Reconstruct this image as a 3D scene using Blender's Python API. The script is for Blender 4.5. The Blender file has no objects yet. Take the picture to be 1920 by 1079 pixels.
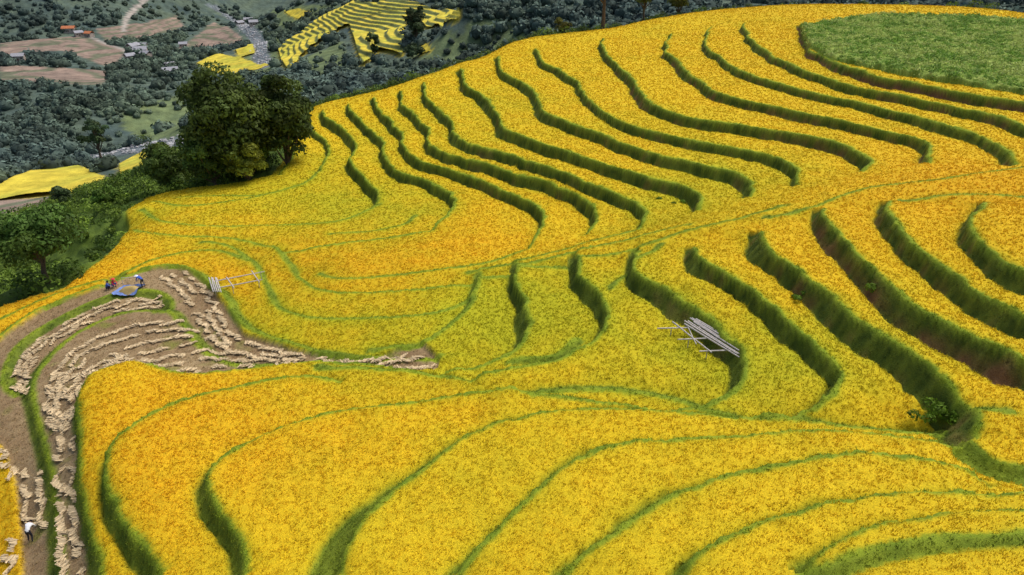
import bpy, math, random, time
import numpy as np
from mathutils import Vector, Matrix
T0=time.time()
rng=np.random.default_rng(7); random.seed(7)
F=1297.0; PITCH=math.radians(28); CZ=40.0
CAM=np.array([0,0,CZ])
fw=np.array([0,math.cos(PITCH),-math.sin(PITCH)]); up=np.array([0,math.sin(PITCH),math.cos(PITCH)])
def ray(uv):
    uv=np.atleast_2d(np.asarray(uv,float))
    return fw[None]+((uv[:,0]-960)/F)[:,None]*np.array([1,0,0])[None]+((539.5-uv[:,1])/F)[:,None]*up[None]
def plane(uv,z):
    d=ray(uv); t=(np.asarray(z,float)-CZ)/d[:,2]
    return CAM[None]+d*t[:,None]
def smooth01(x):
    x=np.clip(x,0,1); return x*x*(3-2*x)
_tabs={}
def vn(x,y,s,seed=0):
    if seed not in _tabs: _tabs[seed]=np.random.default_rng(seed+100).random((256,256)).astype(np.float32)
    t=_tabs[seed]; X=x/s+seed*13.7; Y=y/s+seed*7.3
    xi=np.floor(X).astype(int); yi=np.floor(Y).astype(int); fx=X-xi; fy=Y-yi
    fx=fx*fx*(3-2*fx); fy=fy*fy*(3-2*fy)
    a=t[xi&255,yi&255]; b=t[(xi+1)&255,yi&255]; c=t[xi&255,(yi+1)&255]; d=t[(xi+1)&255,(yi+1)&255]
    return (a*(1-fx)+b*fx)*(1-fy)+(c*(1-fx)+d*fx)*fy
def crom(P,step=8.0):
    P=[np.array(p,float) for p in P]; P=[2*P[0]-P[1]]+P+[2*P[-1]-P[-2]]; out=[]
    for i in range(1,len(P)-2):
        p0,p1,p2,p3=P[i-1:i+3]; n=max(2,int(np.linalg.norm(p2-p1)/step))
        for k in range(n):
            t=k/n; out.append(0.5*((2*p1)+(-p0+p2)*t+(2*p0-5*p1+4*p2-p3)*t*t+(-p0+3*p1-3*p2+p3)*t**3))
    out.append(P[-2]); return np.array(out)
# ---------------------------------------------------------------- terrace bank lines (surveyed), height, drop, width, dirt
L=[]
def ln(pts,z=None,H=1.25,w=0.75,dirt=0.15,ctrl=True,taper=3.0,lg=0.0,minor=False): L.append(dict(p=pts,z=z,H=H*(1.15 if not minor else 1),w=w*(.85 if not minor else 1),dirt=dirt,c=ctrl,tp=taper,lg=lg,mi=minor))
ln([(578,228),(590,250),(614,275),(612,300),(598,325)],0.3,.9,.5,0)
ln([(548,262),(552,285),(545,310),(525,335)],-0.1,.6,.4,0)
ln([(605,212),(612,232),(640,250),(666,272),(664,292),(652,312),(668,335),(690,355),(712,374),(706,392)],1.0,1.4,.8,0)
ln([(652,200),(658,222),(690,248),(712,268),(712,295),(728,318),(765,342),(815,360),(842,382),(835,412),(800,440)],2.2,1.2,.6,0)
ln([(698,188),(704,212),(732,236),(748,258),(748,282),(785,308),(850,330),(930,362),(990,388),(1015,416),(1005,450),(985,475)],3.4,1.25,.62,0.05)
ln([(748,176),(754,206),(785,232),(802,255),(806,278),(850,302),(920,326),(1000,350),(1075,380),(1110,402),(1115,428),(1095,450)],4.6,1.25,.62,0.05)
ln([(793,160),(796,192),(832,222),(848,245),(856,268),(900,292),(960,311),(1040,341),(1120,370),(1185,395),(1203,418),(1195,438)],5.8,1.2,.6,0.1)
ln([(862,135),(870,170),(908,194),(932,225),(945,252),(985,274),(1040,293),(1130,323),(1200,343),(1270,360),(1305,383),(1300,405)],7.0,1.5,.85,0.1)
ln([(930,112),(940,142),(983,168),(1008,196),(1022,222),(1070,246),(1125,265),(1220,300),(1310,321),(1370,336),(1407,358),(1400,380)],8.2,1.35,.75,0.1)
ln([(1003,96),(1010,122),(1058,147),(1090,178),(1108,208),(1150,235),(1205,254),(1290,276),(1370,288),(1440,306),(1490,333),(1495,358)],9.4,1.15,.62,0.1)
ln([(1128,78),(1130,106),(1164,140),(1190,172),(1210,200),(1250,220),(1312,237),(1400,251),(1500,266),(1580,291),(1622,316),(1605,332)],10.6,1.35,.75,0.4)
ln([(1256,68),(1246,100),(1270,130),(1300,158),(1345,185),(1420,207),(1520,231),(1620,250),(1700,266),(1737,285),(1722,315)],11.8,1.25,.7,0.4)
ln([(1332,55),(1320,88),(1345,116),(1375,138),(1420,155),(1500,180),(1600,203),(1700,228),(1800,253),(1870,286),(1895,318)],13.0,1.1,.62,0.25)
ln([(1393,48),(1404,80),(1436,106),(1500,143),(1600,172),(1700,193),(1800,215),(1900,245),(2000,280)],14.2,1.15,.65,0.3)
ln([(1498,50),(1512,94),(1560,132),(1650,158),(1750,178),(1850,197),(2000,225)],15.4,1.2,.8,0.8)
# near side of the spur
ln([(960,505),(960,545),(982,580),(993,625),(970,665),(900,693),(820,705)],4.7,1.3,.9,0,taper=2)
ln([(1080,490),(1082,528),(1116,562),(1132,610),(1115,655),(1060,690),(970,702),(880,722)],5.9,1.4,.95,0.05,taper=2)
ln([(1195,482),(1192,526),(1240,550),(1290,588),(1345,635),(1387,672),(1388,715),(1350,755),(1250,782),(1100,765),(930,745)],7.1,1.3,.85,0.05,taper=2)
ln([(1305,468),(1306,500),(1360,538),(1420,580),(1480,620),(1530,660),(1572,705),(1565,735),(1500,775),(1400,793)],8.3,1.3,.8,0.1)
ln([(1425,440),(1428,475),(1490,530),(1560,580),(1640,632),(1720,690),(1768,740),(1795,790),(1800,840)],9.5,1.6,1.2,0.4)
ln([(1545,398),(1550,440),(1590,488),(1650,540),(1730,600),(1820,655),(1960,740)],10.8,1.6,1.15,0.6)
ln([(1668,385),(1653,425),(1700,478),(1770,525),(1850,582),(1960,650)],12.0,1.4,.85,0.25)
ln([(1840,388),(1801,425),(1808,460),(1850,500),(1900,535),(1980,560)],13.2,1.3,.8,0.2)
# foreground spur
ln([(820,703),(720,692),(600,688),(470,705),(350,708),(250,690),(175,715),(148,770),(148,850),(155,950),(180,1100)],4.6,.9,.7,0.0,lg=.3)
ln([(650,725),(560,722),(450,740),(330,770),(240,825),(202,880),(205,950),(240,1020),(300,1100)],5.8,.95,.6,0,lg=.35)
ln([(1010,760),(900,752),(750,775),(620,790),(500,832),(425,870),(393,920),(408,980),(440,1030),(455,1100)],7.0,1.0,.75,0,lg=.35)
ln([(1780,808),(1600,815),(1400,803),(1250,795),(1050,795),(920,822),(830,870),(745,930),(680,1000),(630,1100)],8.3,1.1,1.7,0,lg=.5)
ln([(1800,838),(1650,832),(1400,832),(1180,852),(1060,890),(980,950),(900,1020),(850,1100)],9.5,.8,.6,0,lg=.6)
ln([(1880,915),(1750,872),(1550,868),(1400,892),(1260,932),(1170,985),(1090,1040),(1040,1100)],10.7,.8,.6,0,lg=.6)
ln([(1990,935),(1870,932),(1700,928),(1530,955),(1400,1000),(1300,1050),(1240,1100)],11.9,.8,.6,0,lg=.6)
ln([(1990,975),(1750,992),(1600,1030),(1490,1100)],13.0,.8,.6,0,lg=.6)
ln([(1730,800),(1800,850),(1850,880),(2000,925)],None,.5,1.2,0,lg=.6)
# light bunds
def mn(pts,H=.35,w=.4,lg=.6): ln(pts,None,H*1.2,w*1.25,0,False,2.0,lg,True)
mn([(1290,428),(1180,458),(1050,487),(900,532),(760,556),(620,558),(565,535),(540,500),(512,468)],.7,.45)
mn([(1470,392),(1380,420),(1300,440),(1180,478),(1050,505),(940,522)],.5,.5)
mn([(1920,322),(1750,345),(1620,362),(1520,395),(1440,415)])
mn([(895,520),(885,560),(820,595),(700,610),(600,608),(530,590),(500,550),(475,500),(430,470),(380,462)],.7,.45)
mn([(985,475),(900,500),(760,520),(640,530),(600,520)])
mn([(800,440),(700,458),(600,470),(540,478),(440,455),(330,450),(250,440)],.5,.4)
mn([(712,392),(640,420),(560,428),(420,432),(310,422),(265,400)],.5,.4)
mn([(598,325),(560,355),(470,378),(360,392),(285,385)],.5,.4)
mn([(780,408),(760,425),(700,440),(620,445)],.3,.3)
mn([(1195,438),(1100,462),(985,492),(880,515)],.35,.35)
mn([(890,545),(878,585),(840,620),(790,645),(700,660)],.5,.4)
mn([(600,665),(500,640),(450,610),(425,565),(400,545),(368,515),(330,505),(260,515),(180,550),(80,590),(0,640)],.6,.5)
mn([(470,500),(400,478),(300,490),(200,530),(100,562),(-20,615)],.4,.4)
mn([(820,668),(700,672),(600,664)],.4,.4)
mn([(30,738),(8,715),(30,655),(100,605),(200,560),(285,550),(325,572),(318,592),(290,590)],.4,.45,.15)
mn([(610,684),(520,683),(440,682),(385,658),(350,622),(310,590),(230,592),(150,625),(92,670),(62,720),(70,790),(90,880),(100,980),(100,1100)],.45,.5,.15)
mn([(1500,1100),(1700,1040),(1990,1020)],.4,.35)
mn([(1345,760),(1200,740),(1050,735),(900,742)],.4,.4)
mn([(1240,470),(1170,520),(1150,545)],.3,.3)
mn([(1880,790),(1600,800),(1340,780),(1180,775),(1010,758)],.4,.4)
mn([(880,722),(800,712),(700,705),(600,700)],.4,.5)
mn([(1920,378),(1800,372),(1690,385)],.3,.4)
mn([(560,350),(500,368),(420,372),(330,376)],.3,.3)
mn([(960,690),(1040,672),(1085,640)],.3,.3)
# ---------------------------------------------------------------- base surface controls
C=[]
for l in L:
    if l['z'] is not None:
        q=crom(l['p'],30); w=plane(q,l['z']-0.0)
        C+= [tuple(a) for a in w]
PX=[(1600,365,11.6),(1450,405,10.3),(1920,330,14.0),(1750,350,12.9),(850,540,3.6),(700,570,3.2),(600,560,3),(560,530,2.5),(450,510,2.5),(350,470,1.9),(250,480,1.7),(180,510,1.6),
(300,520,2.7),(100,565,1.7),(0,612,1.6),(0,585,1.2),(-80,640,1.2),(0,700,1.5),(50,995,0.3),(0,1079,-.3),(100,800,2.2),(0,800,1),(-100,900,-1),(450,420,.8),(300,420,.4),(600,430,1.2),
(300,390,-.3),(450,370,-.2),(560,340,.2),(250,400,-.4),(250,440,.6),(600,300,.6),(400,560,3.1),(400,640,3.4),(600,640,3.7),(800,640,4.2),(350,650,3.4),(200,640,2.9),(60,700,2),(450,355,-.6),
(1920,1079,14.8),(1700,1079,14),(1920,440,14.6),(1860,430,14.3),(1930,900,10.4),(1800,840,9.2),(1650,60,16.3),(1800,100,16.2),(1925,120,16.3),(1925,60,17.2),(2100,600,13.5),(2100,1000,14.5),(2150,300,15.5),
(1560,45,16.2),(700,480,2.6),(800,480,3.0),(1300,425,8.6),(1200,455,7.2),(1080,480,6.0),(950,505,4.6),
(1500,790,8.0),(1650,800,8.8)]
SIL=[(590,206,.5),(640,195,2),(700,180,3.4),(745,168,4.5),(790,150,5.6),(870,122,7.3),(960,85,9.2),(1050,68,10.2),(1130,60,11.2),(1200,45,12.3),(1300,28,13.8),(1400,18,15),(1550,12,16.8),(1700,14,17.8),(1800,18,17.9),(1920,30,17.9),(2050,50,17.5)]
VEG=[(0,560,-1.5),(100,525,-3),(200,470,-4),(228,400,-7),(0,450,-18),(100,400,-20),(200,350,-22),(480,300,-8),(350,330,-12),(300,350,-9),(270,345,-14),(535,240,-6),(540,190,-25),(450,180,-45),
(0,400,-45),(0,345,-55),(150,340,-55),(280,290,-55),(100,375,-50),
(0,325,-82),(130,303,-90),(330,270,-90),(0,250,-84),(200,230,-80),(100,160,-70),(300,160,-80),(0,145,-80),(200,140,-84),(130,80,-80),(0,70,-85),(250,100,-85),
(0,0,-50),(150,0,-55),(300,20,-80),(450,50,-95),(480,80,-98),(430,115,-85),(400,150,-82),(520,130,-70),(540,90,-70),(600,60,-58),(660,20,-40),(720,12,-35),(860,30,-32),(800,60,-38),(740,60,-45),(700,110,-52),
(650,140,-58),(600,170,-62),(900,45,-28),(940,40,-30),(880,75,-33),(980,60,-33),(450,0,-85),(560,5,-60),(800,90,-42),
(870,3,-10),(1000,5,-12),(1200,4,-8),(1500,0,-5),(1900,0,-5)]
for p in PX+VEG: C.append(tuple(plane([(p[0],p[1])],p[2])[0]))
silw=[]
for p in SIL:
    w=plane([(p[0],p[1])],p[2])[0]; silw.append(w); C.append(tuple(w))
    h=w[:2]/np.linalg.norm(w[:2])
    for dd,dz in ((14,3.5),(35,14),(70,32)):
        C.append((w[0]+h[0]*dd,w[1]+h[1]*dd,w[2]-dz*(0.8 if p[0]>1000 else 1)))
C+=[(-70,5,-6),(0,0,9),(50,0,16),(120,0,18),(190,120,16),(190,60,15),(-130,60,-25),(-150,20,-20),(0,-80,20),(-300,0,-50),(350,0,10),(400,250,-10),(0,-400,60),
 (-900,400,-40),(-900,900,0),(900,400,20),(900,800,60),(-600,1250,40),(0,1250,60),(600,1150,90),(-900,1700,260),(0,1750,300),(900,1700,320),(2200,800,260),(-2200,800,260),(-2200,-800,220),(2200,-800,220),(0,-2000,300),(0,2600,420),(-600,200,-60)]
C=np.array(C); 
SC=100.0
A=C[:,:2]/SC; n=len(A)
def phi(r2): return 0.5*r2*np.log(r2+1e-12)
R2=((A[:,None]-A[None])**2).sum(-1); K=phi(R2)+np.eye(n)*2e-4
P=np.hstack([np.ones((n,1)),A]); M=np.zeros((n+3,n+3)); M[:n,:n]=K; M[:n,n:]=P; M[n:,:n]=P.T
sol=np.linalg.solve(M,np.concatenate([C[:,2],np.zeros(3)])); W=sol[:n]; Bc=sol[n:]
def tps(X,Y):
    sh=X.shape; x=X.ravel()/SC; y=Y.ravel()/SC; o=np.empty(len(x))
    for i in range(0,len(x),20000):
        xx=x[i:i+20000];yy=y[i:i+20000]
        r2=(xx[:,None]-A[None,:,0])**2+(yy[:,None]-A[None,:,1])**2
        o[i:i+20000]=phi(r2)@W+Bc[0]+Bc[1]*xx+Bc[2]*yy
    return o.reshape(sh)
class Grid:
    def __init__(s,x0,x1,y0,y1,d):
        s.x0,s.y0,s.d=x0,y0,d; s.xs=np.arange(x0,x1+d,d); s.ys=np.arange(y0,y1+d,d)
        X,Y=np.meshgrid(s.xs,s.ys,indexing='ij'); s.Z=tps(X,Y); s.nx,s.ny=s.Z.shape
    def __call__(s,x,y):
        return bil(s.Z,(x-s.x0)/s.d,(y-s.y0)/s.d)
def bil(Z,fx,fy):
    fx=np.clip(fx,0,Z.shape[0]-1.001); fy=np.clip(fy,0,Z.shape[1]-1.001)
    i=fx.astype(int); j=fy.astype(int); a=fx-i; b=fy-j
    return (Z[i,j]*(1-a)+Z[i+1,j]*a)*(1-b)+(Z[i,j+1]*(1-a)+Z[i+1,j+1]*a)*b
NX0,NX1,NY0,NY1=-125.,172.,14.,255.
gN=Grid(NX0-20,NX1+20,0,NY1+20,1.5); gF=Grid(-2400,2400,-2000,2600,15.0)
def base(x,y):
    x=np.asarray(x,float); y=np.asarray(y,float)
    ins=(x>NX0-18)&(x<NX1+18)&(y>2)&(y<NY1+18)
    return np.where(ins,gN(x,y),gF(x,y))
def march(uv):
    d=ray(uv); d=d/np.linalg.norm(d[:,:2],axis=1)[:,None]
    ts=np.concatenate([np.arange(12,320,.6),np.arange(320,2300,4)])
    hit=np.full(len(d),-1.0); 
    prev=np.full(len(d),1.0); 
    for k,t in enumerate(ts):
        x=d[:,0]*t;y=d[:,1]*t; g=CZ+d[:,2]*t-base(x,y)
        new=(g<=0)&(hit<0)
        if new.any():
            tp=ts[k-1] if k else t
            f=prev/(prev-g+1e-9); hit=np.where(new,tp+(t-tp)*np.clip(f,0,1),hit)
        prev=g
    hit=np.where(hit<0,2300,hit)
    return np.stack([d[:,0]*hit,d[:,1]*hit,base(d[:,0]*hit,d[:,1]*hit)],1)
print('tps',time.time()-T0,n)
# ---------------------------------------------------------------- near grid
DG=0.235
gx=np.arange(NX0,NX1,DG); gy=np.arange(NY0,NY1,DG); NXg,NYg=len(gx),len(gy)
X,Y=np.meshgrid(gx,gy,indexing='ij'); Zb=gN(X,Y)
wob=(vn(X,Y,7,3)-.5)*1.3+(vn(X,Y,1.6,1)-.5)*.45+(vn(X,Y,.6,2)-.5)*.22
wscale=.65+.7*vn(X,Y,6,4)
DEL=np.zeros_like(X); BD=np.full_like(X,9.0); DIRT=np.zeros_like(X); BANKG=np.zeros_like(X); RIM=np.zeros_like(X); MINOR=np.zeros_like(X)
def resample(W2,step):
    s=np.concatenate([[0],np.cumsum(np.linalg.norm(np.diff(W2,axis=0),axis=1))]); m=max(3,int(s[-1]/step))
    t=np.linspace(0,s[-1],m); return np.stack([np.interp(t,s,W2[:,0]),np.interp(t,s,W2[:,1])],1),t,s[-1]
allq=[crom(l['p'],5) for l in L]; cnt=[len(q) for q in allq]; allw=march(np.vstack(allq)); off=0
for l,c in zip(L,cnt):
    w=allw[off:off+c,:2].copy(); off+=c
    keep=[0]
    for i in range(1,c):
        if np.linalg.norm(w[i]-w[keep[-1]])<12: keep.append(i)
    w=w[keep]
    for _ in range(2): w[1:-1]=(w[:-2]+2*w[1:-1]+w[2:])/4
    S,t,LN=resample(w,0.4); l['w3']=S
    if len(S)<4: continue
    Tn=np.gradient(S,axis=0); Tn/=np.linalg.norm(Tn,axis=1)[:,None]+1e-9
    am=smooth01(np.minimum(t+0.6,LN-t+0.6)/l['tp'])
    R=9.0; K=int(R/DG)
    i0=max(0,int((S[:,0].min()-R-NX0)/DG)); i1=min(NXg,int((S[:,0].max()+R-NX0)/DG)+2)
    j0=max(0,int((S[:,1].min()-R-NY0)/DG)); j1=min(NYg,int((S[:,1].max()+R-NY0)/DG)+2)
    if i1<=i0 or j1<=j0: continue
    D2=np.full((i1-i0,j1-j0),1e6,np.float32); SG=np.zeros_like(D2); AM=np.zeros_like(D2)
    lx=gx[i0:i1]; ly=gy[j0:j1]
    for k in range(len(S)):
        ci=int((S[k,0]-NX0)/DG)-i0; cj=int((S[k,1]-NY0)/DG)-j0
        a=max(0,ci-K);b=min(len(lx),ci+K);c0=max(0,cj-K);d0=min(len(ly),cj+K)
        if a>=b or c0>=d0: continue
        dx=(lx[a:b]-S[k,0])[:,None]; dy=(ly[c0:d0]-S[k,1])[None]
        d2=dx*dx+dy*dy; m=d2<D2[a:b,c0:d0]
        D2[a:b,c0:d0]=np.where(m,d2,D2[a:b,c0:d0])
        SG[a:b,c0:d0]=np.where(m,dx*Tn[k,1]-dy*Tn[k,0],SG[a:b,c0:d0]); AM[a:b,c0:d0]=np.where(m,am[k],AM[a:b,c0:d0])
    d=np.sqrt(D2); s=np.sign(SG)*d+wob[i0:i1,j0:j1]*(.5 if l['mi'] else 1); H=l['H'];wd=l['w']*wscale[i0:i1,j0:j1]; LL=1.5 if l['mi'] else 3.2
    win=smooth01((R-d)/4.0)
    pr=np.where(s<0,np.exp(np.minimum(s,0)/LL),np.where(s<wd,1-2*s/wd,-np.exp(-np.maximum(s-wd,0)/LL)))*H/2
    DEL[i0:i1,j0:j1]+=pr*AM*win
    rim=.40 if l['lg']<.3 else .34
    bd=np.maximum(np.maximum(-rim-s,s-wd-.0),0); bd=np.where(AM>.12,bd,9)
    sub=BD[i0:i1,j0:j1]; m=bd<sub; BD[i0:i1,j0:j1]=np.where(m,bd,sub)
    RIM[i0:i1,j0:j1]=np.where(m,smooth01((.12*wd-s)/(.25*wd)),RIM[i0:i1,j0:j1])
    if l['dirt']>0:
        dmm=np.exp(-((s-wd*.7)/(wd*.4+.1))**2)*l['dirt']*AM; DIRT[i0:i1,j0:j1]=np.maximum(DIRT[i0:i1,j0:j1],dmm)
    BANKG[i0:i1,j0:j1]=np.where(m,l['lg'],BANKG[i0:i1,j0:j1]); MINOR[i0:i1,j0:j1]=np.where(m,1.0 if l['mi'] else 0.,MINOR[i0:i1,j0:j1])
print('lines',time.time()-T0)
def inpoly(x,y,poly):
    c=np.zeros(x.shape,bool); n=len(poly); j=n-1
    for i in range(n):
        xi,yi=poly[i];xj,yj=poly[j]
        if yi!=yj:
            cond=((yi>y)!=(yj>y))&(x<(xj-xi)*(y-yi)/(yj-yi)+xi); c^=cond
        j=i
    return c
def wpoly(px,step=25):
    q=[]
    for i in range(len(px)):
        a=np.array(px[i],float);b=np.array(px[(i+1)%len(px)],float); m=max(1,int(np.linalg.norm(b-a)/step))
        for k in range(m): q.append(a+(b-a)*k/m)
    return march(q)[:,:2]
def gridpoly(px):
    pw=wpoly(px); x0,y0=pw.min(0)-1;x1,y1=pw.max(0)+1
    m=np.zeros(X.shape,bool)
    a=max(0,int((x0-NX0)/DG));b=min(NXg,int((x1-NX0)/DG)+1);c=max(0,int((y0-NY0)/DG));d=min(NYg,int((y1-NY0)/DG)+1)
    if a<b and c<d: m[a:b,c:d]=inpoly(X[a:b,c:d],Y[a:b,c:d],pw)
    return m
edge=march([(-60,606),(0,580),(60,562),(110,550),(180,503),(225,460),(240,430),(238,402),(275,374),(350,360),(430,350),(505,333),(535,295),(552,245),(580,215)])[:,:2]
outer=[]
for w in silw[0:]:
    h=w[:2]/np.linalg.norm(w[:2]); outer.append(w[:2]+h*5)
FARM=list(map(tuple,edge))+list(map(tuple,outer))+[(230,200),(230,-20),(-130,-20),(-130,45)]
farm=inpoly(X,Y,FARM)
harv=gridpoly([(-60,690),(0,645),(90,585),(190,548),(205,522),(330,506),(370,520),(400,550),(430,590),(460,635),(560,662),(700,672),(785,645),(822,668),(822,693),(700,693),(600,688),(470,702),(350,706),(250,690),(172,715),(148,770),(148,850),(155,950),(178,1110),(-100,1130),(-60,850)])
harv&=~gridpoly([(-60,830),(0,835),(30,900),(40,1000),(45,1110),(-80,1120)])
gfield=gridpoly([(1500,62),(1512,96),(1560,124),(1700,153),(1850,177),(2000,200),(2120,180),(2050,60),(1900,44),(1780,36),(1640,34),(1560,45)])
def blur(m,k):
    m=m.astype(np.float32)
    for _ in range(k):
        m[1:-1,1:-1]=(m[:-2,1:-1]+m[2:,1:-1]+m[1:-1,:-2]+m[1:-1,2:]+4*m[1:-1,1:-1])/8
    return m
farmf=blur(farm,6); harvf=np.clip((blur(harv,3)-.5)*3+.5,0,1); gff=blur(gfield,4)
ricem=smooth01(BD/.22)*np.clip(farmf*2-1,0,1)*(1-harvf)*(1-(gff>.2))
okc=(farmf>.7)*(1-harvf)*(1-(gff>.2))
hcan=.50*np.maximum(ricem,np.maximum(MINOR*.9,RIM*.8)*okc)+((vn(X,Y,.5,5)-.5)*.12+(vn(X,Y,3,6)-.5)*.16)*ricem
gveg=np.clip(gff*2-.6,0,1); gcan=gveg*(1.2+(vn(X,Y,1.6,7)-.5)*.9+(vn(X,Y,.6,8)-.5)*.4)
vegn=(1-farmf)*((vn(X,Y,4,9)-.5)*2.0+(vn(X,Y,1.2,10)-.5)*.8)
Z=Zb+DEL*farmf+hcan+gcan+vegn+(vn(X,Y,.45,11)-.5)*.09+rng.normal(0,.022,X.shape)
ZG=Zb+DEL*farmf
def zat(x,y): return bil(Z,(np.asarray(x,float)-NX0)/DG,(np.asarray(y,float)-NY0)/DG)
def zgr(x,y): return bil(ZG,(np.asarray(x,float)-NX0)/DG,(np.asarray(y,float)-NY0)/DG)
def col(*c): return np.array(c,float)
YEL=col(.71,.495,.014); ORG=col(.73,.425,.011); GRN=col(.44,.42,.014)
blobs=[(50,600,9,1.2,0),(330,420,10,.4,0),(250,800,9,.8,0),(560,500,12,.5,0),(700,740,8,.6,0),(850,430,12,.6,0),(640,520,8,.5,0),(1750,350,10,.5,0),(1850,400,10,.4,0),(1750,60,25,.3,0),(300,950,8,.4,0),
 (1400,480,6,.2,0),(1900,280,12,.3,0),(420,480,8,.4,0),(1050,560,8,0,.7),(1330,385,8,0,.5),(600,430,14,0,.4),(470,350,16,0,.45),(780,400,6,0,.5),(1000,980,12,0,.25),(700,880,9,0,.25),(1500,700,6,0,.3),(1230,640,8,0,.3),(1330,690,5,0,.4),(980,230,14,0,.25),(650,630,9,0,.3),
 (1580,660,5,0,.3),(940,650,8,0,.45),(560,600,6,0,.3),(850,600,7,.0,.3),(1450,330,8,0,.3)]
bw=march([(b[0],b[1]) for b in blobs])
OR=np.zeros_like(X);GR=np.zeros_like(X)
for b,w in zip(blobs,bw):
    g=np.exp(-(((X-w[0])**2+(Y-w[1])**2)/(b[2]*(1+np.hypot(w[0],w[1])/150))**2)); OR+=b[3]*g; GR+=b[4]*g
OR=np.clip(OR+(vn(X,Y,9,20)-.5)*.4+(vn(X,Y,2,21)-.5)*.2,0,1.2); GR=np.clip(GR+(vn(X,Y,11,22)-.6)*.45+(vn(X,Y,2.5,23)-.5)*.3+(vn(X,Y,.7,24)-.5)*.2,0,1)
GR=np.clip(GR+np.exp(-BD/.5)*.5,0,1)
def mix(a,b,t): return a*(1-t[...,None])+b*t[...,None]
rice=mix(mix(np.broadcast_to(YEL,X.shape+(3,)),ORG,OR),GRN,GR)
n1=vn(X,Y,1.1,30);n2=vn(X,Y,.4,31);n3=vn(X,Y,4,32)
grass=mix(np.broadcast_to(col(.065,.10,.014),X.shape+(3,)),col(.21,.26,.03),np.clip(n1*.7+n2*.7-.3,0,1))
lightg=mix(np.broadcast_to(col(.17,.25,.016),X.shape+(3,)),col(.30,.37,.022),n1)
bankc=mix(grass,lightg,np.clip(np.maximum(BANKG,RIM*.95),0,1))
dirt=mix(np.broadcast_to(col(.14,.075,.032),X.shape+(3,)),col(.22,.12,.055),n2)
dm=np.clip((DIRT*1.6+ (n1-.5)*1.2+(n3-.5)*.8)-.35,0,1)*(DIRT>.02)*(1-RIM); bankc=mix(bankc,dirt,dm)
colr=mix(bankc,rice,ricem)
soil=mix(np.broadcast_to(col(.26,.17,.085),X.shape+(3,)),col(.42,.31,.16),np.clip(n2*.6+n3*.6-.2,0,1))
soil=mix(soil,col(.20,.23,.03),np.clip((n1+vn(X,Y,3,33)*.8-1.2)*2,0,.7))
hs=harvf*smooth01(BD/.25); colr=mix(colr,soil,hs)
gfc=mix(np.broadcast_to(col(.14,.24,.03),X.shape+(3,)),col(.36,.44,.09),np.clip(n1*.7+n2*.4-.1,0,1)); colr=mix(colr,gfc,gveg)
vg=mix(np.broadcast_to(col(.045,.08,.015),X.shape+(3,)),col(.15,.22,.03),np.clip(n1*.6+n3*.5-.15,0,1)); colr=mix(colr,vg,1-farmf)
def cat(x,y): return np.stack([bil(colr[...,k],(x-NX0)/DG,(y-NY0)/DG) for k in range(3)],-1)
print('fields',time.time()-T0)
# ---------------------------------------------------------------- mesh helpers
def mk(name,V,Fc,cols=None,mat=None,smooth=False,parent=None,mats=None,mi=None):
    me=bpy.data.meshes.new(name); V=np.asarray(V,np.float32); Fc=np.asarray(Fc,np.int32); k=Fc.shape[1]
    me.vertices.add(len(V)); me.vertices.foreach_set('co',V.ravel()); me.loops.add(Fc.size); me.loops.foreach_set('vertex_index',Fc.ravel())
    me.polygons.add(len(Fc)); me.polygons.foreach_set('loop_start',np.arange(0,Fc.size,k,dtype=np.int32))
    me.polygons.foreach_set('use_smooth',np.full(len(Fc),smooth))
    if mi is not None: me.polygons.foreach_set('material_index',np.asarray(mi,np.int32))
    me.update(calc_edges=True)
    if cols is not None:
        ca=me.color_attributes.new('Col','FLOAT_COLOR','POINT'); c4=np.ones((len(V),4),np.float32); c4[:,:3]=cols; ca.data.foreach_set('color',c4.ravel())
    o=bpy.data.objects.new(name,me); bpy.context.scene.collection.objects.link(o)
    for m in ([mat] if mat else (mats or [])): me.materials.append(m)
    if parent: o.parent=parent
    return o
def gridfaces(nx,ny,keep=None):
    I,J=np.meshgrid(np.arange(nx-1),np.arange(ny-1),indexing='ij'); a=(I*ny+J)
    f=np.stack([a,a+ny,a+ny+1,a+1],-1).reshape(-1,4)
    if keep is not None: f=f[keep.ravel()]
    return f
def empty(name,loc=(0,0,0)):
    e=bpy.data.objects.new(name,None); e.location=loc; e.empty_display_size=.5; bpy.context.scene.collection.objects.link(e); return e
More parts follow.
